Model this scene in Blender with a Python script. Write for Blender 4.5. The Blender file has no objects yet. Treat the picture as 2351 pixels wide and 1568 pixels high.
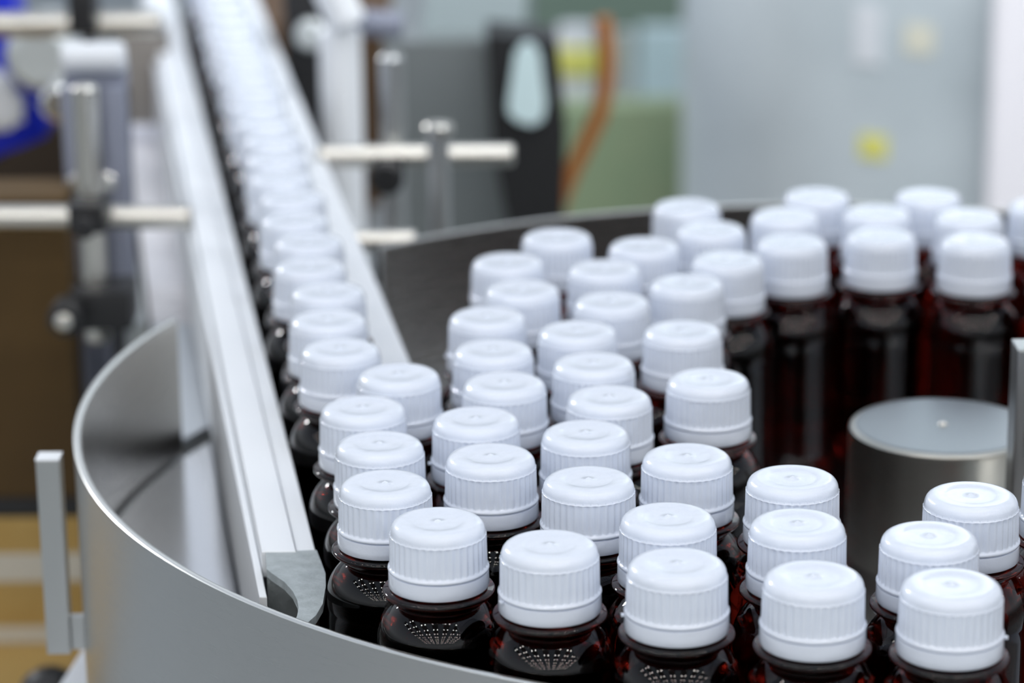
import bpy, bmesh, math, random
from mathutils import Vector, Matrix

random.seed(7)
S = bpy.context.scene
COL = S.collection
# ---------------------------------------------------------------- units
# lengths below are in cap radii (one unit = 14 mm); z = 0 is the top of the caps,
# z = -6 the face of the turntable, which stands 0.90 m above the floor.
U = 0.014
ZT = 0.984


def w(x, y, z):
    return Vector((x * U, y * U, ZT + z * U))


# ---------------------------------------------------------------- camera
F_PX, PITCH, ROLL, HC = 6586.8, 0.294326518, -0.00975991799, 19.605
ct, st = math.cos(PITCH), math.sin(PITCH)
cr, sr = math.cos(ROLL), math.sin(ROLL)
FWD = Vector((0, ct, -st))
UP0 = Vector((0, st, ct))
RT0 = Vector((1, 0, 0))
RT = cr * RT0 + sr * UP0
UP = -sr * RT0 + cr * UP0
cd = bpy.data.cameras.new('camera')
cam = bpy.data.objects.new('camera', cd)
COL.objects.link(cam)
cam.matrix_world = Matrix(((RT.x, UP.x, -FWD.x, 0), (RT.y, UP.y, -FWD.y, 0),
                           (RT.z, UP.z, -FWD.z, ZT + HC * U), (0, 0, 0, 1)))
cd.sensor_width = 36
cd.lens = F_PX / 2351 * 36
cd.clip_start = 0.01
cd.clip_end = 100
cd.dof.use_dof = True
cd.dof.focus_distance = 57.6 * U
cd.dof.aperture_fstop = 8.9
S.camera = cam


def at(px, py, Y):
    """point (in units) seen at a photo position, at distance Y from the camera"""
    d = FWD + RT * ((px - 1175.5) / F_PX) - UP * ((py - 784) / F_PX)
    k = Y / d.y
    return (d.x * k, Y, HC + d.z * k)


def atz(px, py, z):
    d = FWD + RT * ((px - 1175.5) / F_PX) - UP * ((py - 784) / F_PX)
    k = (z - HC) / d.z
    return (d.x * k, d.y * k, z)


# ---------------------------------------------------------------- view, world, lamps
S.view_settings.view_transform = 'Standard'
S.view_settings.look = 'None'
S.view_settings.gamma = 1
S.view_settings.use_curve_mapping = False
S.view_settings.exposure = 0.0
S.cycles.max_bounces = 14
S.cycles.transmission_bounces = 14
S.cycles.glossy_bounces = 8
S.cycles.sample_clamp_indirect = 6
S.cycles.caustics_reflective = False
S.cycles.caustics_refractive = False

world = bpy.data.worlds.new('hall_light')
S.world = world
world.use_nodes = True
wn, wl = world.node_tree.nodes, world.node_tree.links
wn.clear()
wo = wn.new('ShaderNodeOutputWorld')
wb = wn.new('ShaderNodeBackground')
wt = wn.new('ShaderNodeTexCoord')
wx = wn.new('ShaderNodeSeparateXYZ')
wr = wn.new('ShaderNodeValToRGB')
wl.new(wt.outputs['Generated'], wx.inputs[0])
wl.new(wx.outputs['Z'], wr.inputs[0])
wl.new(wr.outputs[0], wb.inputs[0])
wl.new(wb.outputs[0], wo.inputs[0])
e = wr.color_ramp.elements
e[0].position = 0.0
e[0].color = (0.14, 0.145, 0.15, 1)
e[1].position = 0.2
e[1].color = (0.86, 0.92, 0.99, 1)
e2 = e.new(0.42)
e2.color = (0.66, 0.72, 0.82, 1)
e3 = e.new(0.62)
e3.color = (0.40, 0.45, 0.54, 1)
wb.inputs['Strength'].default_value = 0.98


def area(name, loc, size, power, color, target, sy=None):
    ld = bpy.data.lights.new(name, 'AREA')
    ld.energy = power
    ld.color = color
    ld.size = size
    if sy:
        ld.shape = 'RECTANGLE'
        ld.size_y = sy
    o = bpy.data.objects.new(name, ld)
    COL.objects.link(o)
    o.location = loc
    o.rotation_euler = (Vector(target) - Vector(loc)).to_track_quat('-Z', 'Y').to_euler()
    return o


area('ceiling_light_area', (0.3, 1.6, 3.6), 2.2, 5, (0.90, 0.95, 1.0), (0.1, 0.9, 0.9))
area('spot_light_area', (-2.2, 3.4, 2.5), 0.32, 26, (0.95, 0.97, 1.0), (0.05, 0.9, 0.95))

area('tank_fill_area', (0.5, 1.25, 2.3), 1.3, 30, (0.92, 0.96, 1.0), (0.5, 2.25, 2.12))  # added fill lamp, unseen, brightens the tank and machine, turned from the caps

# ---------------------------------------------------------------- materials
MATS = {}


def mat(name, color=(0.5, 0.5, 0.5), rough=0.5, metal=0.0, bump=None, brushed=None, vary=None, spec=0.5, **kw):
    if name in MATS:
        return MATS[name]
    m = bpy.data.materials.new(name)
    m.use_nodes = True
    n, l = m.node_tree.nodes, m.node_tree.links
    b = n['Principled BSDF']
    b.inputs['Base Color'].default_value = (*color, 1)
    b.inputs['Roughness'].default_value = rough
    b.inputs['Metallic'].default_value = metal
    b.inputs['Specular IOR Level'].default_value = spec
    for k, v in kw.items():
        b.inputs[k.replace('_', ' ')].default_value = v
    if vary or brushed or bump:
        tc = n.new('ShaderNodeTexCoord')
        mp = n.new('ShaderNodeMapping')
        l.new(tc.outputs['Object'], mp.inputs[0])
    if vary:                       # (scale, second colour)
        no = n.new('ShaderNodeTexNoise')
        no.inputs['Scale'].default_value = vary[0]
        no.inputs['Detail'].default_value = 5
        l.new(tc.outputs['Object'], no.inputs[0])
        rp = n.new('ShaderNodeValToRGB')
        rp.color_ramp.elements[0].position = 0.35
        rp.color_ramp.elements[1].position = 0.68
        rp.color_ramp.elements[0].color = (*color, 1)
        rp.color_ramp.elements[1].color = (*vary[1], 1)
        l.new(no.outputs['Fac'], rp.inputs[0])
        l.new(rp.outputs[0], b.inputs['Base Color'])
    if brushed:                    # (sx, sy, sz, strength)
        mp.inputs['Scale'].default_value = brushed[:3]
        no = n.new('ShaderNodeTexNoise')
        no.inputs['Scale'].default_value = 1
        no.inputs['Detail'].default_value = 3
        l.new(mp.outputs[0], no.inputs[0])
        bu = n.new('ShaderNodeBump')
        bu.inputs['Strength'].default_value = brushed[3]
        bu.inputs['Distance'].default_value = 0.0002
        l.new(no.outputs['Fac'], bu.inputs['Height'])
        l.new(bu.outputs[0], b.inputs['Normal'])
        mr = n.new('ShaderNodeMapRange')
        mr.inputs['To Min'].default_value = max(0.02, rough - 0.07)
        mr.inputs['To Max'].default_value = rough + 0.07
        l.new(no.outputs['Fac'], mr.inputs['Value'])
        l.new(mr.outputs[0], b.inputs['Roughness'])
    elif bump:                     # (scale, strength)
        no = n.new('ShaderNodeTexNoise')
        no.inputs['Scale'].default_value = bump[0]
        l.new(tc.outputs['Object'], no.inputs[0])
        bu = n.new('ShaderNodeBump')
        bu.inputs['Strength'].default_value = bump[1]
        bu.inputs['Distance'].default_value = 0.0004
        l.new(no.outputs['Fac'], bu.inputs['Height'])
        l.new(bu.outputs[0], b.inputs['Normal'])
    MATS[name] = m
    return m


def cap_material():
    m = mat('white_plastic', (0.775, 0.83, 0.94), 0.25, Coat_Weight=0.8, Coat_Roughness=0.05,
            Subsurface_Weight=0.25, Subsurface_Scale=0.003)
    n, l = m.node_tree.nodes, m.node_tree.links
    b = n['Principled BSDF']
    b.inputs['Subsurface Radius'].default_value = (1, 1, 1)
    tc = n.new('ShaderNodeTexCoord')
    oi = n.new('ShaderNodeObjectInfo')
    ad = n.new('ShaderNodeVectorMath')
    ad.operation = 'ADD'
    ml = n.new('ShaderNodeMath')
    ml.operation = 'MULTIPLY'
    ml.inputs[1].default_value = 3.0
    l.new(oi.outputs['Random'], ml.inputs[0])
    l.new(tc.outputs['Object'], ad.inputs[0])
    l.new(ml.outputs[0], ad.inputs[1])
    # soft dents and fine scuffs
    n1 = n.new('ShaderNodeTexNoise')
    n1.inputs['Scale'].default_value = 230
    n1.inputs['Detail'].default_value = 1
    n2 = n.new('ShaderNodeTexNoise')
    n2.inputs['Scale'].default_value = 1400
    n2.inputs['Detail'].default_value = 2
    l.new(ad.outputs[0], n1.inputs[0])
    l.new(ad.outputs[0], n2.inputs[0])
    b1 = n.new('ShaderNodeBump')
    b1.inputs['Strength'].default_value = 0.5
    b1.inputs['Distance'].default_value = 0.0006
    b2 = n.new('ShaderNodeBump')
    b2.inputs['Strength'].default_value = 0.35
    b2.inputs['Distance'].default_value = 0.00010
    l.new(n1.outputs['Fac'], b1.inputs['Height'])
    l.new(n2.outputs['Fac'], b2.inputs['Height'])
    l.new(b1.outputs[0], b2.inputs['Normal'])
    l.new(b2.outputs[0], b.inputs['Normal'])
    return m


M_CAP = cap_material()
M_GLASS = mat('amber_glass', (0.10, 0.006, 0.003), 0.03, Transmission_Weight=1.0, IOR=1.43)
M_STEEL = mat('brushed_steel', (0.58, 0.58, 0.57), 0.30, 1.0, brushed=(60, 60, 9000, 0.25))
M_RIM = mat('bright_cut_steel', (0.88, 0.88, 0.84), 0.22, 0.9)
M_DISC = mat('turntable_steel', (0.72, 0.73, 0.76), 0.16, 1.0, brushed=(500, 500, 500, 0.05))
M_HUB = mat('turned_steel', (0.68, 0.67, 0.60), 0.3, 1.0)
M_ALU = mat('satin_aluminium', (0.93, 0.96, 0.99), 0.38, 0.1, brushed=(3000, 40, 3000, 0.2))
M_ALU_FACE = mat('polished_rail_face', (0.72, 0.70, 0.70), 0.16, 1.0)
M_ZINC = mat('cast_zinc', (0.36, 0.40, 0.41), 0.6, 0.3, bump=(900, 0.5), vary=(260, (0.46, 0.51, 0.52)))
M_ROD = mat('polished_rod', (0.70, 0.68, 0.62), 0.28, 1.0)
M_BLACK = mat('black_plastic', (0.012, 0.012, 0.013), 0.45)
M_POST = mat('square_bar_steel', (0.55, 0.56, 0.55), 0.35, 1.0, brushed=(900, 900, 60, 0.2))
M_CHAIN = mat('white_chain_plastic', (0.93, 0.92, 0.95), 0.45)
M_FRAME = mat('painted_frame', (0.62, 0.66, 0.66), 0.4, 0.3)
M_PLATE = mat('transfer_plate_steel', (0.74, 0.78, 0.82), 0.35, 0.7)
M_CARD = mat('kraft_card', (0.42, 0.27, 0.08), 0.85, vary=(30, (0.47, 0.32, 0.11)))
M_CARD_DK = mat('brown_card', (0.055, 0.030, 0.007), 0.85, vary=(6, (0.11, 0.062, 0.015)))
M_TAPE = mat('grey_tape', (0.58, 0.55, 0.47), 0.5)
M_BLUE = mat('blue_plastic', (0.008, 0.025, 0.55), 0.4)
M_WHITE = mat('white_paint', (0.75, 0.78, 0.82), 0.5)
M_CAB = mat('dark_cabinet_steel', (0.42, 0.45, 0.45), 0.35, 0.8)
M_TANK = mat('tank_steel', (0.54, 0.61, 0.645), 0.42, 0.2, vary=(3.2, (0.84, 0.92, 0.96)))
M_FLOOR = mat('grey_epoxy_floor', (0.36, 0.39, 0.40), 0.5, vary=(1.2, (0.42, 0.44, 0.43)))
M_WALL = mat('pale_wall', (0.75, 0.80, 0.82), 0.8)
M_ORANGE = mat('orange_rubber', (0.36, 0.13, 0.025), 0.6)
M_YELLOW = mat('yellow_label', (0.80, 0.78, 0.20), 0.5)
M_PALE = mat('pale_blue_plastic', (0.62, 0.78, 0.80), 0.4)
M_LAV = mat('lavender_sheet', (0.24, 0.26, 0.33), 0.5)


def emis(name, color, s):
    m = bpy.data.materials.new(name)
    m.use_nodes = True
    b = m.node_tree.nodes['Principled BSDF']
    b.inputs['Emission Color'].default_value = (*color, 1)
    b.inputs['Emission Strength'].default_value = s
    return m


# ---------------------------------------------------------------- mesh helpers (vertices in units, z relative to the object's base)
def link(name, bm, m, parent=None, smooth=False, loc=None, angle=40):
    me = bpy.data.meshes.new(name)
    bmesh.ops.recalc_face_normals(bm, faces=bm.faces)
    bm.to_mesh(me)
    bm.free()
    me.materials.append(m)
    if smooth:
        me.polygons.foreach_set('use_smooth', [True] * len(me.polygons))
        me.set_sharp_from_angle(angle=math.radians(angle))
    o = bpy.data.objects.new(name, me)
    COL.objects.link(o)
    if loc is not None:
        o.location = loc
    if parent:
        o.parent = parent
    return o


def empty(name, loc, label=None, cat=None, group=None):
    o = bpy.data.objects.new(name, None)
    o.empty_display_size = 0.01
    COL.objects.link(o)
    o.location = loc
    tag(o, label, cat, group)
    return o


def tag(o, label=None, cat=None, group=None, kind=None):
    for k, v in (('label', label), ('category', cat), ('group', group), ('kind', kind)):
        if v:
            o[k] = v
    return o


def lathe(bm, prof, seg, rf=None, c=(0, 0), z0=0.0):
    """prof: list of (r, z) from the top axis outwards; rf(r, z, a) may change the radius"""
    rings = []
    for r, z in prof:
        if r < 1e-6:
            rings.append([bm.verts.new((c[0] * U, c[1] * U, (z + z0) * U))])
        else:
            ring = []
            for i in range(seg):
                a = 2 * math.pi * i / seg
                rr = rf(r, z, a) if rf else r
                ring.append(bm.verts.new(((c[0] + rr * math.cos(a)) * U, (c[1] + rr * math.sin(a)) * U, (z + z0) * U)))
            rings.append(ring)
    for A, B in zip(rings, rings[1:]):
        for i in range(seg):
            j = (i + 1) % seg
            if len(A) == 1 and len(B) == 1:
                continue
            if len(A) == 1:
                bm.faces.new((A[0], B[i], B[j]))
            elif len(B) == 1:
                bm.faces.new((A[i], B[0], A[j]))
            else:
                bm.faces.new((A[i], B[i], B[j], A[j]))
    return bm


def box(bm, a, b, bevel=0.0):
    """axis box between corners a and b"""
    x0, x1 = sorted((a[0], b[0]))
    y0, y1 = sorted((a[1], b[1]))
    z0, z1 = sorted((a[2], b[2]))
    v = [bm.verts.new((x * U, y * U, z * U)) for z in (z0, z1) for x, y in ((x0, y0), (x1, y0), (x1, y1), (x0, y1))]
    fs = [bm.faces.new([v[i] for i in f]) for f in ((3, 2, 1, 0), (4, 5, 6, 7), (0, 1, 5, 4), (1, 2, 6, 5), (2, 3, 7, 6), (3, 0, 4, 7))]
    if bevel:
        es = list({e for f in fs for e in f.edges})
        bmesh.ops.bevel(bm, geom=es, offset=bevel * U, segments=2, affect='EDGES', profile=0.7)
    return bm


def prism(bm, poly, z0, z1, bevel=0.0):
    lo = [bm.verts.new((x * U, y * U, z0 * U)) for x, y in poly]
    hi = [bm.verts.new((x * U, y * U, z1 * U)) for x, y in poly]
    n = len(poly)
    fs = [bm.faces.new(lo[::-1]), bm.faces.new(hi)]
    for i in range(n):
        j = (i + 1) % n
        fs.append(bm.faces.new((lo[i], lo[j], hi[j], hi[i])))
    if bevel:
        es = list({e for f in fs[:2] for e in f.edges})
        bmesh.ops.bevel(bm, geom=es, offset=bevel * U, segments=2, affect='EDGES', profile=0.7)
    return bm


def tube(bm, pts, r, seg=20, cap=True, round_end=True):
    """round bar or hose through pts (units)"""
    P = [Vector(p) for p in pts]
    rs = [r] * len(P)
    if round_end and cap:
        d0 = (P[1] - P[0]).normalized()
        d1 = (P[-1] - P[-2]).normalized()
        b = r * 0.25
        P = [P[0], P[0] + d0 * b] + P[1:-1] + [P[-1] - d1 * b, P[-1]]
        rs = [r - b] + [r] * (len(P) - 2) + [r - b]
    rings = []
    up = None
    for i, p in enumerate(P):
        d = (P[min(i + 1, len(P) - 1)] - P[max(i - 1, 0)]).normalized()
        if up is None:
            up = Vector((0, 0, 1)) if abs(d.z) < 0.9 else Vector((0, 1, 0))
        s = d.cross(up).normalized()
        up = s.cross(d).normalized()
        rings.append([bm.verts.new((p + (s * math.cos(t) + up * math.sin(t)) * rs[i]) * U)
                      for t in [2 * math.pi * k / seg for k in range(seg)]])
    for A, B in zip(rings, rings[1:]):
        for i in range(seg):
            j = (i + 1) % seg
            bm.faces.new((A[i], A[j], B[j], B[i]))
    if cap:
        bm.faces.new(rings[0][::-1])
        bm.faces.new(rings[-1])
    return bm


def nb():
    return bmesh.new()


ORG = (0, 0, ZT)          # meshes given in scene units hang from this origin


def rel(t, base):
    """scene point in units -> relative to a thing whose base is at `base` (units)"""
    return tuple(a - b for a, b in zip(t, base))


# ================================================================ turntable
CX, CY, RW = 8.68, 66.91, 19.10
tb = (CX, CY, -6.0)
turn = empty('turntable', w(*tb), 'round stainless steel turntable with raised rim wall holding the capped bottles', 'turntable')
bm = nb()
lathe(bm, [(0, 0), (18.8, 0), (18.96, 0), (19.0, -0.06), (19.0, -0.35), (0, -0.35)], 160)
disc = link('disc', bm, M_DISC, turn, True, angle=25)
bm = nb()       # rim wall, open towards the conveyor
a0, a1 = math.radians(158.0), math.radians(130.7 + 360)
N = 220
prev = None
R0, R1, ZB, ZTOP = RW, RW + 0.16, -4.1, 3.85
for i in range(N + 1):
    a = a0 + (a1 - a0) * i / N
    c, s = math.cos(a), math.sin(a)
    q = [bm.verts.new((r * c * U, r * s * U, z * U)) for r, z in ((R0, ZB), (R0, ZTOP), (R1, ZTOP), (R1, ZB))]
    if prev:
        for k in range(4):
            bm.faces.new((prev[k], prev[(k + 1) % 4], q[(k + 1) % 4], q[k]))
    else:
        bm.faces.new(q)
    prev = q
bm.faces.new(prev[::-1])
wall = link('rim_wall', bm, M_STEEL, turn, True)
bm = nb()       # added layer inside the wall, its darker colour stands for reflected bottles
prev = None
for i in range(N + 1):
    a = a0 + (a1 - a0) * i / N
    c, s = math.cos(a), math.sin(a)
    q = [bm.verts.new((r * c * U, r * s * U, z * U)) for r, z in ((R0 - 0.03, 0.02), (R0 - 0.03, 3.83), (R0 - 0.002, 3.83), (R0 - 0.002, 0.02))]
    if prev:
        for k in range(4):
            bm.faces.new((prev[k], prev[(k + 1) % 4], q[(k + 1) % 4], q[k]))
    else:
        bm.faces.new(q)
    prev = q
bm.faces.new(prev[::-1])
tag(link('reflection_layer', bm, mat('dark_reflection_steel', (0.50, 0.48, 0.445), 0.27, 1.0, brushed=(60, 60, 6000, 0.15)), turn, True), 'inner wall layer with the dark reflection put into its colour')
bm = nb()       # bright cut edge on top of the wall
prev = None
for i in range(N + 1):
    a = a0 + (a1 - a0) * i / N
    c, s = math.cos(a), math.sin(a)
    q = [bm.verts.new((r * c * U, r * s * U, z * U)) for r, z in
         ((R0 - 0.004, 3.85), (R0 - 0.004, 3.86), (R0 + 0.03, 3.885), (R1 - 0.03, 3.885), (R1 + 0.004, 3.86), (R1 + 0.004, 3.85))]
    if prev:
        for k in range(6):
            bm.faces.new((prev[k], prev[(k + 1) % 6], q[(k + 1) % 6], q[k]))
    else:
        bm.faces.new(q)
    prev = q
bm.faces.new(prev[::-1])
edge = tag(link('wall_edge', bm, M_RIM, turn, True), 'bright polished top edge')
HX, HY = 10.47 - CX, 66.2 - CY
bm = nb()
lathe(bm, [(0, 3.29), (2.10, 3.29), (2.17, 3.29), (2.235, 3.27), (2.27, 3.235), (2.28, 3.18), (2.28, 3.1), (2.28, 0.001), (0, 0.001)], 96, c=(HX, HY))
hub = link('hub', bm, M_HUB, turn, True, angle=30)
bm = nb()  # added cover, its darker steel tones down the light on the hub top
lathe(bm, [(0, 3.31), (2.0, 3.31), (2.10, 3.31), (2.13, 3.30), (2.13, 3.291), (0, 3.291)], 96, c=(HX, HY))
link('hub_top_tone', bm, mat('dimmed_top_steel', (0.36, 0.385, 0.40), 0.33, 1.0), hub, True, angle=30)
bm = nb()
lathe(bm, [(0, 3.38), (0.07, 3.38), (0.11, 3.34), (0.11, 3.285), (0, 3.285)], 24, c=(HX, HY))
link('hub_screw', bm, M_ROD, hub, True)
bm = nb()       # tray seen in the opening between disc and conveyor
arc0 = [math.radians(132 + (157 - 132) * k / 12) for k in range(13)]
prism(bm, [(19.05 * math.cos(a), 19.05 * math.sin(a)) for a in arc0] + [(20.6 * math.cos(a), 20.6 * math.sin(a)) for a in arc0[::-1]], -1.1, -0.5)
link('gap_tray', bm, M_PLATE, turn)
bm = nb()       # machine body under the disc
lathe(bm, [(0, -0.40), (15.0, -0.40), (15.0, -4.2), (0, -4.2)], 64)
link('drive_housing', bm, M_CAB, turn, True)

# cabinet that carries the turntable, and its deck plate
cab = empty('machine_cabinet', w(CX, CY, -70.28), 'steel cabinet carrying the turntable above the floor', 'cabinet')
bm = nb()
box(bm, (-17.0, -17.5, 0), (17.5, 14.0, 59.6), 0.3)
link('body', bm, M_CAB, cab)
bm = nb()
c0 = atz(190, 1486, -10.1)
prism(bm, [(c0[0] - CX, c0[1] - CY), (c0[0] - CX - 0.9, c0[1] - CY - 8), (-17.6, -22), (19, -22), (19, 19), (-8, 19)], 59.6, 60.17, 0.1)
tag(link('deck_plate', bm, M_WHITE, cab), 'pale deck plate')

# upright square bar beside the rim wall
pb = (-10.93, 63.9, -7.4)
post = empty('rim_post', w(*pb), 'upright square steel bar with a bright top, clamped outside the rim wall', 'post')
bm = nb()
box(bm, (-0.28, -0.28, 0), (0.28, 0.28, 4.9), 0.04)
link('bar', bm, M_POST, post)
bm = nb()  # thin top piece in a lighter material than the bar
box(bm, (-0.285, -0.285, 4.9), (0.285, 0.285, 4.94), 0.01)
tag(link('bar_top', bm, M_ALU, post), 'brighter top')
bm = nb()
box(bm, (0.28, -0.12, 0.05), (0.62, 0.12, 0.9), 0.04)
link('foot_bracket', bm, M_POST, post)

# square bar standing inside, cut by the right side of the photo
gb = (11.9, 61.6, -6)
gp = empty('guide_post', w(*gb), 'grey square steel bar with a slot standing on the turntable in front of the hub', 'post')
bm = nb()
box(bm, (-0.62, -0.45, 0), (0.62, 0.45, 6.75), 0.05)
link('bar', bm, M_POST, gp)
bm = nb()
box(bm, (-0.36, -0.47, 4.5), (-0.22, -0.44, 5.7), 0.01)
tag(link('slot_edge', bm, M_RIM, gp), 'bright edge of the slot')

# ================================================================ bottles
cap_top = [(0, 0.0), (0.02, 0.012), (0.05, 0.0), (0.07, -0.022), (0.2, -0.026), (0.46, -0.026), (0.50, -0.02), (0.54, -0.012), (0.62, -0.008),
           (0.71, -0.004), (0.76, -0.008), (0.815, -0.022), (0.865, -0.055), (0.90, -0.10), (0.923, -0.155), (0.933, -0.215), (0.938, -0.26)]
rz = [-0.27, -0.285, -0.31, -0.36, -0.45, -0.6, -0.75, -0.87, -0.905]
prof = list(cap_top) + [(0.955 + 0.02 * (-z - 0.27), z) for z in rz]
prof += [(0.975, -0.915), (0.998, -0.935), (1.004, -0.96), (0.995, -0.985), (0.965, -0.998), (0.93, -1.0), (0.90, -0.99), (0.88, -0.9), (0, -0.9)]
NR = 38


def rib(r, z, a):
    if -0.91 < z < -0.265:
        k = min(1.0, (-z - 0.262) / 0.04, (0.915 + z) / 0.02)
        s = 0.5 + 0.5 * math.cos(a * NR)
        return r - 0.032 * k * (1 - s)
    return r


bm = nb()
lathe(bm, prof, NR * 6, rib, z0=6.0)
cap_o = link('cap', bm, M_CAP, None, True, angle=50)
bm = nb()
lathe(bm, [(0.9, -0.99), (0.955, -1.012), (0.985, -1.02), (0.992, -1.05), (0.995, -1.2), (0.998, -1.31), (0.985, -1.335), (0.955, -1.34), (0.9, -1.34), (0.9, -0.99)],
      96, z0=6.0)
ring_o = link('tamper_band', bm, M_CAP, cap_o, True)
# body: neck hidden in the cap, support ring, neck, rounded shoulder, straight wall
bp = [(0, -0.95), (0.80, -0.95), (0.84, -1.0), (0.84, -1.35), (0.90, -1.375), (1.08, -1.385), (1.115, -1.41), (1.12, -1.45), (1.09, -1.49), (0.95, -1.52),
      (0.90, -1.545), (0.885, -1.60), (0.885, -1.67)]
for k in range(0, 15):
    t = math.radians(52 * (1 - k / 14))
    bp.append((1.25 - 1.0 * (1 - math.cos(t)) + 0.016 * math.sin(math.pi * k / 14), -2.50 + 1.03 * math.sin(t)))
bp += [(1.25, -2.60), (1.24, -2.66), (1.225, -2.70), (1.222, -2.9), (1.222, -5.5), (1.235, -5.6), (1.235, -5.75), (1.19, -5.90), (1.08, -5.985), (0.9, -6.0), (0.6, -5.95), (0, -5.9)]
bm = nb()
lathe(bm, bp, 72, z0=6.0)
body_o = link('glass_body', bm, M_GLASS, None, True, angle=80)
# a small torn tab left on some tamper bands
bm = nb()
box(bm, (0.97, -0.06, 4.95), (1.06, 0.03, 5.0), 0.012)
tab_o = link('torn_tab', bm, M_CAP, ring_o, True)

T1 = 'capped bottles standing on the turntable'
T2 = 'capped bottles queuing between the rails'
POS = dict(A=(-1.487, 52.681), B=(0.679, 51.355), C=(3.057, 50.313), D=(5.549, 49.586), E=(8.035, 49.121), F=(7.983, 51.632), G=(9.138, 53.880),
           H=(5.524, 52.401), I=(5.679, 54.996), J=(3.621, 56.437), K=(4.421, 61.704), L=(-2.609, 54.936), M=(-0.471, 56.567), N=(1.529, 55.047),
           O=(3.025, 52.825), P=(9.904, 74.258), Q=(12.324, 73.588), R=(7.455, 73.702), S=(5.629, 71.977), c1=(1.235, 74.504), c2=(-0.089, 72.009),
           c3=(0.269, 69.369), c4=(2.401, 71.240), c5=(3.530, 73.484), c6=(2.484, 68.186), c7=(-0.593, 66.941), c8=(1.570, 65.664), c9=(-0.447, 64.167),
           c10=(1.874, 63.045), c11=(-0.182, 61.601), c12=(2.143, 60.495), c13=(-0.796, 59.057), c14=(1.554, 58.053), c15=(4.910, 77.717),
           c16=(5.406, 75.154), c17=(4.436, 69.767), c18=(7.548, 76.558), c19=(8.657, 78.812), c20=(10.108, 76.762), c21=(11.784, 78.632),
           c22=(12.566, 76.245), T=(4.081, 65.586), n1=(-3.290, 59.907), n2=(-2.826, 57.438), v2=(-4.033, 64.372), e1=(11.350, 55.150),
           e2=(11.100, 51.100), e3=(14.795, 77.401), e4=(14.785, 73.083), v1=(-2.589, 62.318))
LAB = dict(
    L='capped amber bottle nearest the grey hooked bracket, left end of the front row',
    A='amber bottle in front row beside the one at the hooked bracket, overlapping its cap',
    B='front row amber bottle with a faint ring on its cap and a torn tab',
    C='amber bottle with swirl mark on its cap, middle of the frontmost row',
    D='frontmost row amber bottle, directly left of the nearest and largest cap',
    E='amber bottle with the nearest, largest white cap, bottom right',
    F='amber bottle directly behind the nearest and largest cap, right of the gap',
    G='capped amber bottle right of the gap, partly hiding the steel hub',
    H='amber bottle behind the cap left of the front gap, second in its column',
    I='amber bottle with swirled cap just left of the steel hub, third in its column',
    J='amber bottle in front of the lone bottle that stands at the open dark middle',
    K='lone amber bottle with a bright patch on its cap, beside the open dark middle',
    M='amber bottle with ringed cap, behind the two leftmost front row bottles',
    N='amber bottle with a curved glint on its cap, behind the torn tab bottle',
    O='amber bottle mostly hidden behind the swirl marked cap of the frontmost row',
    n2='wet looking white cap directly behind the bottle nearest the hooked bracket',
    n1='amber bottle beside the left rail, second behind the one nearest the hooked bracket',
    v1='amber bottle whose white cap covers the near end of the right rail',
    v2='first amber bottle of the queue inside the rails, at the funnel mouth',
    c13='amber bottle right of the wet looking cap, third from the front beside the rail group',
    c14='amber bottle with streaked glint on its cap, middle of the left cluster',
    c12='amber bottle with two glints on its cap, front left of the lone bottle',
    c11='amber bottle at the cluster edge with red glass glowing at its left',
    c10='amber bottle with one glint on its cap rim, behind the two glint cap',
    c9='amber bottle at the cluster edge, behind the one with red glowing glass',
    c8='amber bottle in the second column, behind the cap with one rim glint',
    c7='amber bottle furthest left of the far cluster, facing the brown rim wall',
    c6='amber bottle with three tiny glints on its cap, middle of the far cluster',
    T='amber bottle directly behind the lone bottle beside the open dark middle',
    c3='amber bottle overlapping the leftmost far cap that stands next to the bare rim wall',
    c2='leftmost far amber bottle, right beside the bare brown rim wall',
    c1='far amber bottle whose whole cap top shows against the bare brown rim wall',
    c4='amber bottle in front of the far pair at the centre, between two clusters',
    c5='far amber bottle with round glint at its left cap rim, centre of the picture',
    c15='far amber bottle whose cap rises into the green background',
    c16='amber bottle just in front of the cap that rises into the green background',
    c17='far cluster amber bottle partly covering the sparkling cap at the dark row',
    S='amber bottle with sparkling cap top, left end of the far dark row',
    R='amber bottle in the far dark row, beside the sparkling cap',
    P='amber bottle in the far dark row, left of the one above the hub',
    Q='amber bottle in the far dark row, directly above the hub',
    c18='second row far amber bottle, behind the one beside the sparkling cap',
    c20='second row far amber bottle, nearly hidden left of the one above the hub',
    c22='second row far amber bottle, nearly hidden behind the one above the hub',
    c19='rearmost row amber bottle, left one of two caps against the grey tank',
    c21='rearmost row amber bottle, right one of two caps against the grey tank',
    e1='amber bottle cut by the right photo edge, below the slotted bar',
    e2='amber bottle cut by the right photo edge, next to the nearest largest cap',
    e3='amber bottle cut by the right photo edge, rearmost row under white glare',
    e4='amber bottle cut by the right photo edge, in the far dark row')


def place_bottle(x, y, label, group, first=False, rot=0.0, tab=False):
    r = empty('syrup_bottle', w(x, y, -6), label, 'bottle', group)
    r.rotation_euler = (0, 0, rot)
    if first:
        c, t, b, k = cap_o, ring_o, body_o, tab_o
    else:
        c, t, b, k = cap_o.copy(), ring_o.copy(), body_o.copy(), tab_o.copy() if tab else None
        for o in (c, t, b, k):
            if o:
                COL.objects.link(o)
    c.parent = r
    b.parent = r
    t.parent = c
    if k:
        k.parent = t
    return r


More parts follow.
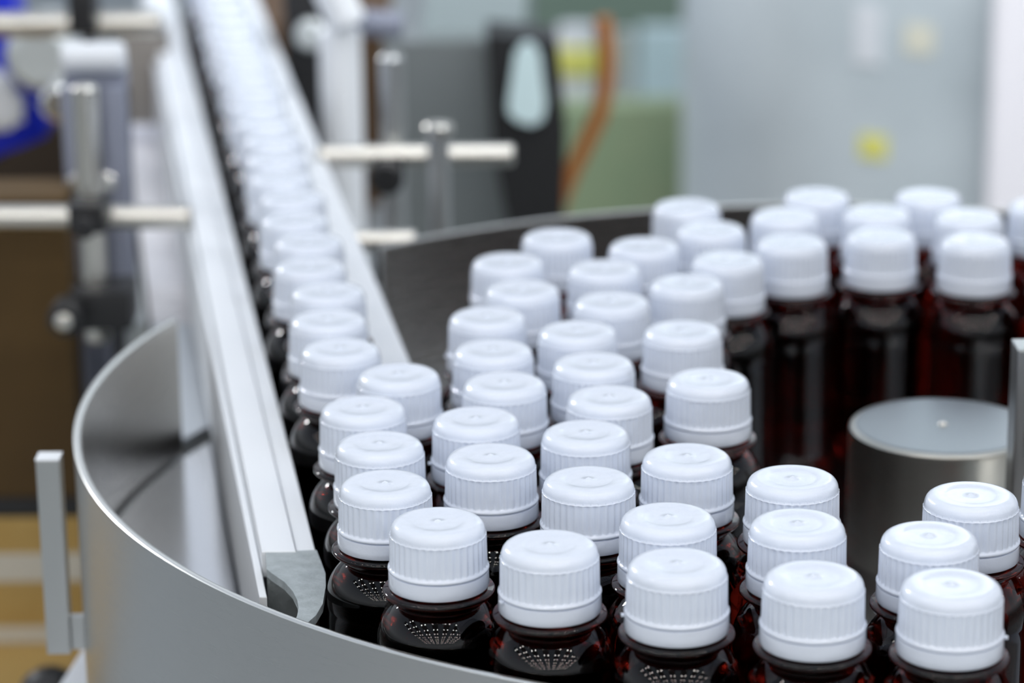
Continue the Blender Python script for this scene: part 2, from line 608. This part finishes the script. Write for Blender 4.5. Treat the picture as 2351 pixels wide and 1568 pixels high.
for i, (n, (x, y)) in enumerate(POS.items()):
    tabbed = n in ('B', 'E', 'C', 'c7', 'c13')
    rot = {'B': math.radians(205), 'E': math.radians(-8)}.get(n, random.uniform(0, 6.28) if not tabbed else math.radians(185))
    place_bottle(x, y, LAB[n], T2 if n == 'v2' else T1, first=(n == 'B'), rot=rot, tab=tabbed)

QUEUE = [(-4.461, 66.846), (-4.619, 69.352), (-5.224, 71.789), (-5.419, 74.293), (-5.967, 76.744), (-6.202, 79.245), (-6.725, 81.701), (-7.027, 84.195),
         (-7.313, 86.691), (-7.777, 89.160), (-8.223, 91.647), (-8.509, 94.143), (-8.955, 96.627), (-9.241, 99.123), (-9.707, 101.610),
         (-10.152, 104.097), (-10.439, 106.593), (-10.884, 109.077), (-11.171, 111.573), (-11.637, 114.060), (-12.082, 116.547), (-12.369, 119.043)]
ORD = ['second', 'third', 'fourth', 'fifth', 'sixth', 'seventh', 'eighth', 'ninth', 'tenth', 'eleventh', 'twelfth', 'thirteenth', 'fourteenth',
       'fifteenth', 'sixteenth', 'seventeenth', 'eighteenth', 'nineteenth', 'twentieth', 'twenty-first', 'twenty-second', 'twenty-third']
for (x, y), o_ in zip(QUEUE, ORD):
    place_bottle(x, y, 'white-capped amber bottle between the rails, %s in the queue counted from the turntable' % o_, T2, rot=random.uniform(0, 6.28))

# ================================================================ conveyor
SL = -0.155


def rowx(Y):
    return -4.66 + SL * (Y - 69.05)


def strip(bm, r0, r1, Y0, Y1, z0, z1, bevel=0.0):
    """long bar following the conveyor between offsets r0, r1 from the bottle line"""
    return prism(bm, [(rowx(Y0) + r0, Y0), (rowx(Y0) + r1, Y0), (rowx(Y1) + r1, Y1), (rowx(Y1) + r0, Y1)], z0, z1, bevel)


rail = empty('guide_rail', ORG, 'long white aluminium guide rail with stepped top, left of the bottle queue', 'rail')
Ye, Yf = 56.95, 128
link('top_profile', strip(nb(), -2.57, -1.84, Ye, Yf, -2.85, -2.25, 0.03), M_ALU, rail)
link('inner_ledge', strip(nb(), -1.82, -1.41, Ye, Yf, -2.85, -2.32, 0.03), M_ALU, rail)
link('side_lip', strip(nb(), -2.75, -2.59, Ye - 1.6, Yf, -5.6, -2.65, 0.02), M_ALU, rail)
tag(link('face_plate', strip(nb(), -1.56, -1.42, Ye - 0.3, Yf, -5.7, -2.86), M_ALU_FACE, rail), 'polished upright face mirroring the bottles')
bm = nb()       # hooked end bracket
hook = [(610, 1267), (727, 1262), (738, 1291), (747, 1316), (748, 1345), (741, 1386), (726, 1412), (701, 1434), (684, 1436), (676, 1427),
        (682, 1414), (685.5, 1397), (684, 1378), (672, 1357), (653, 1336), (624, 1316), (612, 1306)]
prism(bm, [atz(px, py, -2.28)[:2] for px, py in hook], -2.46, -2.28, 0.012)
br = tag(link('end_bracket', bm, M_ZINC, rail), 'dull grey cast bracket with a hooked cut-out')
bm = nb()
prism(bm, [(-5.2, 57.0), (-4.5, 57.0), (-4.35, 56.3), (-5.2, 56.3)], -5.6, -2.52)
link('bracket_stem', bm, M_ZINC, rail)

rail2 = empty('guide_rail', ORG, 'flat white aluminium guide rail right of the bottle queue, ending at the turntable', 'rail')
link('top_profile', strip(nb(), 1.38, 2.24, 66.5, Yf, -2.85, -2.25, 0.03), M_ALU, rail2)
link('face_plate', strip(nb(), 1.40, 1.54, 66.5, Yf, -5.7, -2.86), M_ALU_FACE, rail2)

conv = empty('conveyor', ORG, 'slat chain conveyor with pale side frames running away behind the turntable', 'conveyor')
bm = nb()
Yc = 87.0
pitch = 0.95
n_s = 44
for i in range(n_s):
    y0 = Yc + i * pitch
    prism(bm, [(rowx(y0) - 3.95, y0), (rowx(y0) + 2.6, y0), (rowx(y0 + pitch) + 2.6, y0 + pitch - 0.10), (rowx(y0 + pitch) - 3.95, y0 + pitch - 0.10)], -6.3, -6.02, 0.04)
ch = tag(link('slat_chain', bm, M_CHAIN, conv), 'white plastic slat chain', None, None, 'stuff')
link('chain_bed', strip(nb(), -3.9, 2.55, Yc - 0.3, Yf, -7.2, -6.32), M_CAB, conv)
for nme, a, b in (('side_frame', -4.75, -4.1), ('side_frame', 2.75, 3.5)):
    link(nme, strip(nb(), a, b, 86.4, Yf, -9.5, -5.85, 0.06), M_FRAME, conv)
bm = nb()       # plate bridging chain and disc: its near edge follows the disc
R2 = 19.8
arc = []
for k in range(13):
    a = math.radians(158.5 + (131.5 - 158.5) * k / 12)
    arc.append((CX + R2 * math.cos(a), CY + R2 * math.sin(a)))
prism(bm, arc + [(rowx(86.8) + 2.6, 86.8), (rowx(86.8) - 3.95, 86.8), (rowx(80) - 4.6, 80)], -6.2, -6.02, 0.02)
link('transfer_plate', bm, M_PLATE, conv)
for Yl in (92, 124):
    for r0 in (-4.7, 2.8):
        bm = nb()
        box(bm, (rowx(Yl) + r0, Yl - 0.6, -70.28), (rowx(Yl) + r0 + 0.7, Yl + 0.6, -9.5), 0.05)
        link('leg', bm, M_FRAME, conv)


# ---- rod supports of the rails
def rod(bm, a, b, r, seg=24):
    return tube(bm, [a, b], r, seg)


Y1 = 86.2
zr = -2.15
sup = empty('rail_support', ORG, 'steel rod support with two black clamps, holding the left rail beside the grey bracket column', 'rail support')
link('cross_rod', rod(nb(), (-22.0, Y1 - 0.2, zr - 0.05), (rowx(Y1) - 2.55, Y1, zr - 0.25), 0.37), M_ROD, sup, True)
xv = at(204, 300, 86.0)[0]
link('upright_rod', rod(nb(), (xv, 85.6, -6.2), (xv, 85.6, at(204, 195, 85.6)[2]), 0.40), M_ROD, sup, True)
bm = nb()
p0 = at(205, 487, 84.9)
box(bm, (p0[0] - 0.55, 84.1, p0[2] - 0.5), (p0[0] + 0.55, 86.1, p0[2] + 0.40), 0.15)
tube(bm, [(p0[0], 84.4, p0[2] - 0.2), (p0[0], 83.6, p0[2] - 0.2)], 0.34, 20)
link('clamp', bm, M_BLACK, sup, True)
p1 = at(222, 704, 85.0)
bm = nb()
box(bm, (p1[0] - 0.75, 84.3, p1[2] - 0.6), (p1[0] + 1.15, 86.4, p1[2] + 0.65), 0.2)
tube(bm, [(p1[0] - 0.75, 84.6, p1[2]), (p1[0] - 0.75, 83.4, p1[2])], 0.55, 24)
cl = link('clamp', bm, M_BLACK, sup, True)
bm = nb()
tube(bm, [(p1[0] - 0.78, 83.45, p1[2]), (p1[0] - 0.78, 83.25, p1[2])], 0.27, 16)
tag(link('clamp_bolt', bm, M_ROD, cl, True), 'bright steel bolt head')
bm = nb()
box(bm, (p1[0] + 0.45, 85.0, -9.4), (p1[0] + 0.75, 85.4, p1[2] - 0.55), 0.05)
link('lower_strut', bm, M_BLACK, sup)

# grey bracket column behind the rod
cb = at(215, 380, 90)
colm = empty('bracket_column', ORG, 'wide grey aluminium column with bright rounded top behind the left rod', 'column')
xl_, xr_ = at(147, 380, 90)[0], at(292, 380, 90)[0]
zt_ = at(215, 90, 90)[2]
bm = nb()
box(bm, (xl_, 90.0, -11), (xl_ + 0.62, 91.5, zt_ - 1.6), 0.1)
box(bm, (xr_ - 0.62, 90.0, -11), (xr_, 91.5, zt_ - 1.6), 0.1)
box(bm, (xl_, 90.8, -11), (xr_, 91.5, zt_ - 1.0), 0.1)
link('channel', bm, M_LAV, colm, True)
bm = nb()
tube(bm, [(xl_, 90.8, zt_ - 0.75), (xr_, 90.8, zt_ - 0.75)], 0.5, 28)
tag(link('top_roller', bm, M_WHITE, colm, True), 'pale round top bar')
bm = nb()
for xx in (at(178, 418, 89.7)[0], at(245, 418, 89.7)[0]):
    tube(bm, [(xx, 90.0, at(178, 418, 89.7)[2]), (xx, 89.6, at(178, 418, 89.7)[2])], 0.30, 16)
link('bolt_heads', bm, M_RIM, colm, True)

# far rod across the top left
Yt = 104
sup2 = empty('rail_support', ORG, 'blurred steel rod across the top left corner with a black clamp', 'rail support')
za = at(200, 55, Yt)[2]
link('cross_rod', rod(nb(), (-30, Yt, za), (rowx(Yt) - 2.6, Yt, za), 0.46), M_ROD, sup2, True)
bm = nb()
p2 = at(192, 25, Yt - 0.5)
box(bm, (p2[0] - 0.5, Yt - 1.2, p2[2] - 0.8), (p2[0] + 0.5, Yt + 0.6, p2[2] + 1.0), 0.2)
link('clamp', bm, M_BLACK, sup2, True)
bm = nb()
box(bm, (p2[0] - 0.2, Yt + 0.2, -12), (p2[0] + 0.2, Yt + 0.5, p2[2] - 0.6), 0.05)
link('lower_strut', bm, M_BLACK, sup2)

# right hand supports
YA, YB = 93.4, 84.2
sup3 = empty('rail_support', ORG, 'steel cross rod, tall upright rod and round black clamp right of the far rail', 'rail support')
ea = at(1180, 355, YA)
link('cross_rod', rod(nb(), (rowx(YA) + 2.0, YA, ea[2]), (ea[0], YA, ea[2]), 0.37), M_ROD, sup3, True)
pB = at(898, 125, YA + 0.9)
link('upright_rod', rod(nb(), (pB[0], YA + 0.9, -9), (pB[0], YA + 0.9, pB[2]), 0.42), M_POST, sup3, True)
pk = at(893, 383, YA)
bm = nb()
box(bm, (pk[0] - 0.5, YA - 0.45, pk[2] - 0.35), (pk[0] + 0.5, YA + 1.5, pk[2] + 0.45), 0.15)
tube(bm, [(pk[0] - 0.05, YA - 0.3, pk[2] - 0.15), (pk[0] - 0.05, YA - 1.2, pk[2] - 0.15)], 0.58, 24)
link('clamp', bm, M_BLACK, sup3, True)

sup4 = empty('rail_support', ORG, 'short steel rod with a round capped upright beside it, next to the wall opening', 'rail support')
eb = at(955, 552, YB)
link('cross_rod', rod(nb(), (rowx(YB) + 2.0, YB, eb[2]), (eb[0], YB, eb[2]), 0.33), M_ROD, sup4, True)
bm = nb()
pk = at(885, 612, YB)
box(bm, (pk[0] - 0.32, YB - 0.3, pk[2] - 0.5), (pk[0] + 0.32, YB + 0.5, eb[2] + 0.1), 0.08)
link('clamp', bm, M_BLACK, sup4, True)
bm = nb()
box(bm, (pk[0] - 0.25, YB - 0.1, -9.5), (pk[0] + 0.25, YB + 0.4, pk[2] - 0.5), 0.05)
link('lower_strut', bm, M_FRAME, sup4)
YC_ = 88.0
sup5 = empty('clamp_rod', ORG, 'upright steel rod with a wide bright round head, in front of the cross rod', 'rod')
pc = at(1006, 292, YC_)
link('shaft', rod(nb(), (pc[0], YC_, -9.5), (pc[0], YC_, pc[2]), 0.34), M_POST, sup5, True)
bm = nb()
lathe(bm, [(0, 0.12), (0.40, 0.12), (0.47, 0.05), (0.47, -0.18), (0.40, -0.24), (0, -0.24)], 32, c=(pc[0], YC_), z0=pc[2])
tag(link('head', bm, M_ROD, sup5, True), 'bright round head')

# ================================================================ machine on the far side
mach = empty('capping_machine', w(*at(1080, 300, 122)[:2], -70.28), 'dark grey steel machine housing with sloping front behind the rods', 'machine')
mo = mach.location / U


def mrel(px, py, Y):
    v = at(px, py, Y)
    return (v[0] - mo[0], v[1] - mo[1], v[2] + 70.28)


def quadbox(bm, pts, Ya, Yb, fn):
    """block whose front outline is given by photo points on the plane Ya, Yb - Ya deep"""
    f = [fn(px, py, Ya) for px, py in pts]
    lo = [bm.verts.new(Vector(p) * U) for p in f]
    hi = [bm.verts.new((Vector(p) + Vector((0, Yb - Ya, 0))) * U) for p in f]
    n = len(f)
    bm.faces.new(lo)
    bm.faces.new(hi[::-1])
    for i in range(n):
        j = (i + 1) % n
        bm.faces.new((lo[i], hi[i], hi[j], lo[j]))
    return bm


link('housing', quadbox(nb(), [(880, 95), (1110, 95), (1180, 230), (1270, 620), (880, 620)], 122, 140, mrel), M_CAB, mach)
tag(link('top_panel', quadbox(nb(), [(985, -60), (1215, -60), (1200, 88), (965, 88)], 124, 150, mrel), mat('grey_blue_panel', (0.40, 0.48, 0.50), 0.5), mach), 'pale grey top panel')
tag(link('side_arch', quadbox(nb(), [(1115, 78), (1280, 95), (1300, 300), (1290, 640), (1190, 640), (1130, 330)], 118.5, 121.8, mrel), M_BLACK, mach), 'dark side plate')
bm = nb()
v0 = [mrel(px, py, 118.0) for px, py in ((1182, 125), (1200, 100), (1222, 100), (1240, 125), (1254, 240), (1246, 275), (1222, 288), (1190, 280), (1168, 262), (1166, 240))]
lo = [bm.verts.new(Vector(p) * U) for p in v0]
hi = [bm.verts.new((Vector(p) + Vector((0, 0.45, 0))) * U) for p in v0]
bm.faces.new(lo)
bm.faces.new(hi[::-1])
for i in range(len(lo)):
    j = (i + 1) % len(lo)
    bm.faces.new((lo[i], hi[i], hi[j], lo[j]))
bottle_win = tag(link('sight_window', bm, M_PALE, mach), 'pale drop-shaped window')
bm = nb()
box(bm, (-5, 0, 0), (3.5, 12, mrel(1080, 618, 122)[2]), 0.1)
link('stand', bm, M_CAB, mach)

# vertical stainless column with angled head, left of the machine
cm = empty('filler_column', ORG, 'bright round steel column with angled head between the right rail and the dark machine', 'column')
pa = at(787, 330, 104)
bm = nb()
tube(bm, [(pa[0], 104, -12), (pa[0], 104, at(787, 60, 104)[2])], 0.78, 28)
link('tube', bm, M_ALU, cm, True)
bm = nb()
h0, h1 = at(800, 60, 103.4), at(755, -40, 103.4)
tube(bm, [h0, h1], 0.72, 24)
link('angled_head', bm, M_ALU, cm, True)
bm = nb()
h0, h1 = at(815, 52, 104.5), at(925, 58, 104.5)
tube(bm, [h0, h1], 0.50, 24)
link('side_arm', bm, M_LAV, cm, True)

blk = empty('valve_block', ORG, 'black valve block with round grey face at the top, between rail and column', 'valve')
bm = nb()
q0, q1 = at(655, 190, 112), at(765, -30, 112)
box(bm, (q0[0], 112, q0[2] - 3.5), (q1[0], 116, q1[2]), 0.3)
link('body', bm, M_BLACK, blk, True)
q2 = at(712, 82, 111.5)
bm = nb()
tube(bm, [(q2[0], 112.1, q2[2]), (q2[0], 111.4, q2[2])], 0.62, 24)
link('round_face', bm, M_FRAME, blk, True)
bm = nb()
box(bm, (q0[0] + 1.6, 113, -14), (q0[0] + 2.3, 115, q0[2] - 3.5), 0.1)
link('stand', bm, M_BLACK, blk)

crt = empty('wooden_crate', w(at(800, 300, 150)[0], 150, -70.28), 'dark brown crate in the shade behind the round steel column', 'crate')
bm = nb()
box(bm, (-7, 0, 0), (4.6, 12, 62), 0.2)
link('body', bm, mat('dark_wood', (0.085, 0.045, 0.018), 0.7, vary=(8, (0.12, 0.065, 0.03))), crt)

# orange hose
bm = nb()
hp = [(1383, 40), (1392, 120), (1390, 190), (1378, 260), (1345, 330), (1310, 400), (1285, 460), (1262, 540), (1245, 640), (1235, 800)]
tube(bm, [at(px, py, 132 - 0.01 * i) for i, (px, py) in enumerate(hp)], 0.42, 16)
o = link('hose', bm, M_ORANGE, None, True, loc=ORG)
tag(o, 'orange brown hose curving down beside the dark machine', 'hose')

# ================================================================ background right: tank
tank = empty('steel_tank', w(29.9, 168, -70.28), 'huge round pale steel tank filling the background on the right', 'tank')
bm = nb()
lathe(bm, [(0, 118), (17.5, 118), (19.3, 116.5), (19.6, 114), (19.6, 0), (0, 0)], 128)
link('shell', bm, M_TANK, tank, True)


def tank_patch(name, m, px, py, wd, ht, label):
    v = at(px, py, 150)
    d = Vector((v[0], 150, v[2])) - Vector((0, 0, HC))
    k = 1.0
    while (Vector((0, 0, HC)) + d * k - Vector((29.9, 168, 0))).xy.length > 19.75:
        k += 0.0005
    q = Vector((0, 0, HC)) + d * k
    a = math.atan2(q.y - 168, q.x - 29.9)
    bm = nb()
    rows = []
    for t in range(9):
        aa = a + (t - 4) / 8 * wd / 19.7
        rows.append([bm.verts.new((r * math.cos(aa) * U, r * math.sin(aa) * U, (q.z + 70.28 + s) * U)) for r in (19.62, 19.70) for s in (-ht / 2, ht / 2)])
    for A, B in zip(rows, rows[1:]):
        for i, j in ((0, 1), (1, 3), (3, 2), (2, 0)):
            bm.faces.new((A[i], A[j], B[j], B[i]))
    bm.faces.new([rows[0][i] for i in (0, 1, 3, 2)])
    bm.faces.new([rows[-1][i] for i in (2, 3, 1, 0)])
    return tag(link(name, bm, m, tank, True), label)


tank_patch('label_plate', M_YELLOW, 2003, 338, 1.6, 1.3, 'small yellow label')
tank_patch('label_plate', M_WHITE, 1990, 80, 1.6, 3.2, 'pale label')
tank_patch('label_plate', mat('cream_label', (0.75, 0.74, 0.62), 0.5), 2110, 90, 1.6, 1.6, 'cream label')

sheet = empty('white_glare_panel', w(at(2300, 300, 146)[0], 146, -70.28), 'glare built as a blurred white panel at the right edge in front of the tank', 'panel')
bm = nb()  # white board stands in for the glare beside the tank
z_b = 70.28
box(bm, (-0.6, 0, 0), (8, 1.2, 95), 0.2)
link('board', bm, mat('warm_glare_white', (0.88, 0.86, 0.90), 0.5), sheet)

# things between machine and tank
for px, py0, py1, dx, m_, nme, lab in (
        (1325, 60, 250, 2.4, M_WHITE, 'drum', 'small white drum with a yellow lid standing behind the orange hose'),
        (1434, 70, 240, 1.1, M_FRAME, 'drum', 'narrow grey drum just right of the orange hose')):
    Y = 190
    top, bot = at(px, py0, Y)[2], at(px, py1, Y)[2]
    x = at(px, 100, Y)[0]
    e_ = empty(nme, w(x, Y, -70.28), lab, 'drum')
    bm = nb()
    lathe(bm, [(0, 0), (dx * .8, 0), (dx * .8, top + 70.28 - 6), (dx * .55, top + 70.28), (0, top + 70.28)], 40)
    link('body', bm, m_, e_, True)
    if dx > 2:
        bm = nb()
        lid_z = at(px, 130, Y)[2] + 70.28
        lathe(bm, [(dx * .82, lid_z + 1.0), (dx * .9, lid_z + .8), (dx * .9, lid_z - .8), (dx * .82, lid_z - 1.0)], 40)
        link('collar', bm, M_YELLOW, e_, True)
cabx = empty('wall_cabinet', w(at(1515, 100, 240)[0], 240, -70.28), 'pale blue cabinet partly hidden by the left side of the tank', 'cabinet')
top, bot = at(1515, 70, 240)[2], at(1515, 235, 240)[2]
bm = nb()
box(bm, (-1.7, 0, 0), (6, 3, top + 70.28), 0.2)
link('body', bm, M_PALE, cabx)
bm = nb()
box(bm, (-0.2, -0.3, bot + 70.28), (4.4, 0.05, top + 69.0), 0.1)
link('door', bm, M_PALE, cabx)
M_GREEN = mat('grey_green_paint', (0.17, 0.245, 0.19), 0.6, vary=(1, (0.21, 0.28, 0.22)))
gc = empty('green_cabinet', w(at(1395, 50, 290)[0], 290, -70.28), 'wide grey green cabinet at the top, left of the tank', 'cabinet')
bm = nb()
box(bm, (-8, 0, 0), (9, 8, at(1395, -60, 290)[2] + 70.28), 0.3)
link('body', bm, M_GREEN, gc)
bm = nb()
box(bm, (-7.2, -0.3, 10), (8, 0.05, at(1395, -20, 290)[2] + 68), 0.2)
link('door', bm, M_GREEN, gc)
bench = empty('green_bench', w(at(1420, 300, 180)[0], 180, -70.28), 'low olive green block between the dark machine and the steel tank', 'block')
bm = nb()
box(bm, (-5, 0, 0), (6, 3, at(1420, 242, 180)[2] + 70.28), 0.3)
link('body', bm, mat('olive_green', (0.30, 0.40, 0.24), 0.6, vary=(2.2, (0.62, 0.57, 0.36))), bench)

# ================================================================ left background: cartons, blue bag
def carton(name, px0, px1, pyt, pyb, Y, depth, m, label, strips=()):
    x0, x1 = at(px0, pyt, Y)[0], at(px1, pyt, Y)[0]
    z1, z0 = at(60, pyt, Y)[2], (at(60, pyb, Y)[2] if pyb < 1600 else -70.28)
    e_ = empty(name, w((x0 + x1) / 2, Y, z0), label, 'carton', 'cartons stacked left of the turntable')
    hw = (x1 - x0) / 2
    bm = nb()
    box(bm, (-hw, 0, 0), (hw, depth, z1 - z0), 0.12)
    link('box_body', bm, m, e_)
    for a, b in strips:
        za_, zb_ = at(60, a, Y)[2] - z0, at(60, b, Y)[2] - z0
        bm = nb()
        box(bm, (-hw - 0.02, -0.03, zb_), (hw + 0.02, depth + .02, za_), 0.01)
        tag(link('tape_band', bm, M_TAPE, e_), 'grey tape band')
    return e_


# the table the cartons stand on
YT = 88
zt = at(60, 1478, YT)[2]
tab_ = empty('side_table', w(-22, YT + 6, -70.28), 'low tan table in the bottom left corner carrying the cartons', 'table')
bm = nb()
box(bm, (-12, -10, zt + 70.28 - 1.2), (8.2, 12, zt + 70.28), 0.15)
link('table_top', bm, M_CARD, tab_)
for sx in (-11, 7):
    for sy in (-9, 11):
        bm = nb()
        box(bm, (sx - 0.6, sy - 0.6, 0), (sx + 0.6, sy + 0.6, zt + 70.28 - 1.2), 0.05)
        link('leg', bm, M_CAB, tab_)
carton('carton', -330, 225, 1188, 1478, YT, 8, M_CARD, 'tan carton with two pale tape bands, standing on the tan table', ((1270, 1335), (1437, 1476)))
ko = at(112, 1535, 77)
hk = ko[2] + 70.28
bm = nb()
lathe(bm, [(0, hk), (0.4, hk - 0.06), (0.75, hk - 0.3), (0.95, hk - 0.75), (0.95, hk - 1.6), (0.55, hk - 2.0), (0.45, hk - 2.2), (0.45, 0.6), (1.6, 0.4), (1.6, 0), (0, 0)], 32)
o = link('black_bollard', bm, M_BLACK, None, True, loc=w(ko[0], 77, -70.28))
tag(o, 'round black knob top of a floor stand in the bottom left corner', 'stand')

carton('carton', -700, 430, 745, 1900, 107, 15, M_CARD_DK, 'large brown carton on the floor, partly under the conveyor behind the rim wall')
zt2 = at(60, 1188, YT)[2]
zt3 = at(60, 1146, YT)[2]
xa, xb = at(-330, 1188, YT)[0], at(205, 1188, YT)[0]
slab = empty('gap_shade_slab', w((xa + xb) / 2, YT, zt2), 'painted gap shade, flat black tray between the tan carton and the dark brown carton', 'slab')
bm = nb()  # black block painted as the shade in the gap between the cartons
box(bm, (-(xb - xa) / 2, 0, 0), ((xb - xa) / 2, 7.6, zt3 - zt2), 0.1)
link('shade_slab_body', bm, M_BLACK, slab)
carton('carton', -330, 148, 455, 1146, YT + 0.2, 2.8, M_CARD_DK, 'tall dark brown carton on the black shade tray, left of the clamp and rim wall')
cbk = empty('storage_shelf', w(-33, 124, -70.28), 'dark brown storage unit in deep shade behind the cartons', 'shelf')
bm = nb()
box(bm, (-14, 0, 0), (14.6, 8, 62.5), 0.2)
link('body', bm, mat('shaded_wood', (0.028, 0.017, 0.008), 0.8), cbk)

# blue bag with white contents hanging over the shelf
bb = at(-10, 215, 112)
bag = empty('blue_bag', w(*bb), 'bright blue plastic bag with white sheet inside at the left edge', 'bag')
bm = nb()
pts = [(-60, -40), (18, -40), (40, 60), (35, 150), (70, 215), (150, 268), (90, 300), (40, 340), (-60, 395)]
quadbox(bm, pts, 111, 114.0, lambda px, py, Y: rel(at(px, py, Y), bb))
bmesh.ops.bevel(bm, geom=list(bm.edges), offset=0.35 * U, segments=3, affect='EDGES')
link('bag_body', bm, M_BLUE, bag, True, angle=80)
bm = nb()
quadbox(bm, [(-60, 165), (5, 160), (45, 230), (60, 270), (40, 300), (-60, 310)], 110.2, 111.2, lambda px, py, Y: rel(at(px, py, Y), bb))
bmesh.ops.bevel(bm, geom=list(bm.edges), offset=0.3 * U, segments=3, affect='EDGES')
tag(link('white_sheet', bm, M_WHITE, bag, True, angle=80), 'white sheet')

for px, py, r_, Y, lab, m_ in ((90, 135, 1.35, 108, 'grey round roller end between blue bag and grey column', M_FRAME),
                               (132, 240, 0.66, 100, 'small bright roller left of the upright rod', M_RIM)):
    v = at(px, py, Y)
    bm = nb()
    tube(bm, [(0, 0, 0), (0, 3.5, 0)], r_, 32)
    o = link('guide_roller', bm, m_, None, True, loc=w(v[0], Y, v[2]))
    tag(o, lab, 'roller')
pl = empty('cover_plate', ORG, 'brown grey plate behind the grey column, closing the far end of the chain', 'plate')
bm = nb()
quadbox(bm, [(275, 70), (380, 70), (400, 285), (285, 285)], 112, 113, lambda px, py, Y: at(px, py, Y))
link('plate', bm, mat('taupe_paint', (0.27, 0.25, 0.23), 0.6), pl)

# ================================================================ room
bm = nb()
box(bm, (-500, -250, -0.5), (500, 620, 0))
o = link('floor', bm, M_FLOOR, loc=(0, 0, 0))
tag(o, kind='structure')
bm = nb()
box(bm, (-500, 620, 0), (500, 630, 210))
o = link('wall_back', bm, M_WALL, loc=(0, 0, 0))
tag(o, kind='structure')

# LED strips hanging over the line: rows of small bright lenses
M_LED = emis('led_lens_light', (1.0, 0.97, 0.93), 56)
M_LEDH = mat('lamp_housing', (0.25, 0.25, 0.26), 0.5)


def led_strip(x, y0, y1, z, n, dx, label):
    e_ = empty('led_strip', (x, y0, z), label, 'ceiling lamp', 'led strips over the turntable')
    bm = bmesh.new()
    L = y1 - y0
    for a, b in (((-0.045, 0, 0.012), (0.045 + dx, L, 0.05)),):
        box(bm, tuple(v / U for v in a), tuple(v / U for v in b))
    link('housing', bm, M_LEDH, e_)
    bm = bmesh.new()
    for i in range(n):
        yy = (i + 0.5) * L / n
        for xx in (0.0, dx):
            r = 0.034
            vs = [bm.verts.new((xx + r * math.cos(t * math.pi / 3), yy + r * math.sin(t * math.pi / 3), 0.0)) for t in range(6)]
            vt = [bm.verts.new((v.co.x, v.co.y, 0.012)) for v in vs]
            bm.faces.new(vs[::-1])
            for i2 in range(6):
                j2 = (i2 + 1) % 6
                bm.faces.new((vs[i2], vs[j2], vt[j2], vt[i2]))
    tag(link('led_lenses', bm, M_LED, e_), None, None, None, 'stuff')
    return e_


for k in range(8):
    led_strip(-2.2 + 0.62 * k, -4.2, 0.9, 2.65, 9, 0.22, 'hanging led strip lamp, number %d from the left over the turntable' % (k + 1))
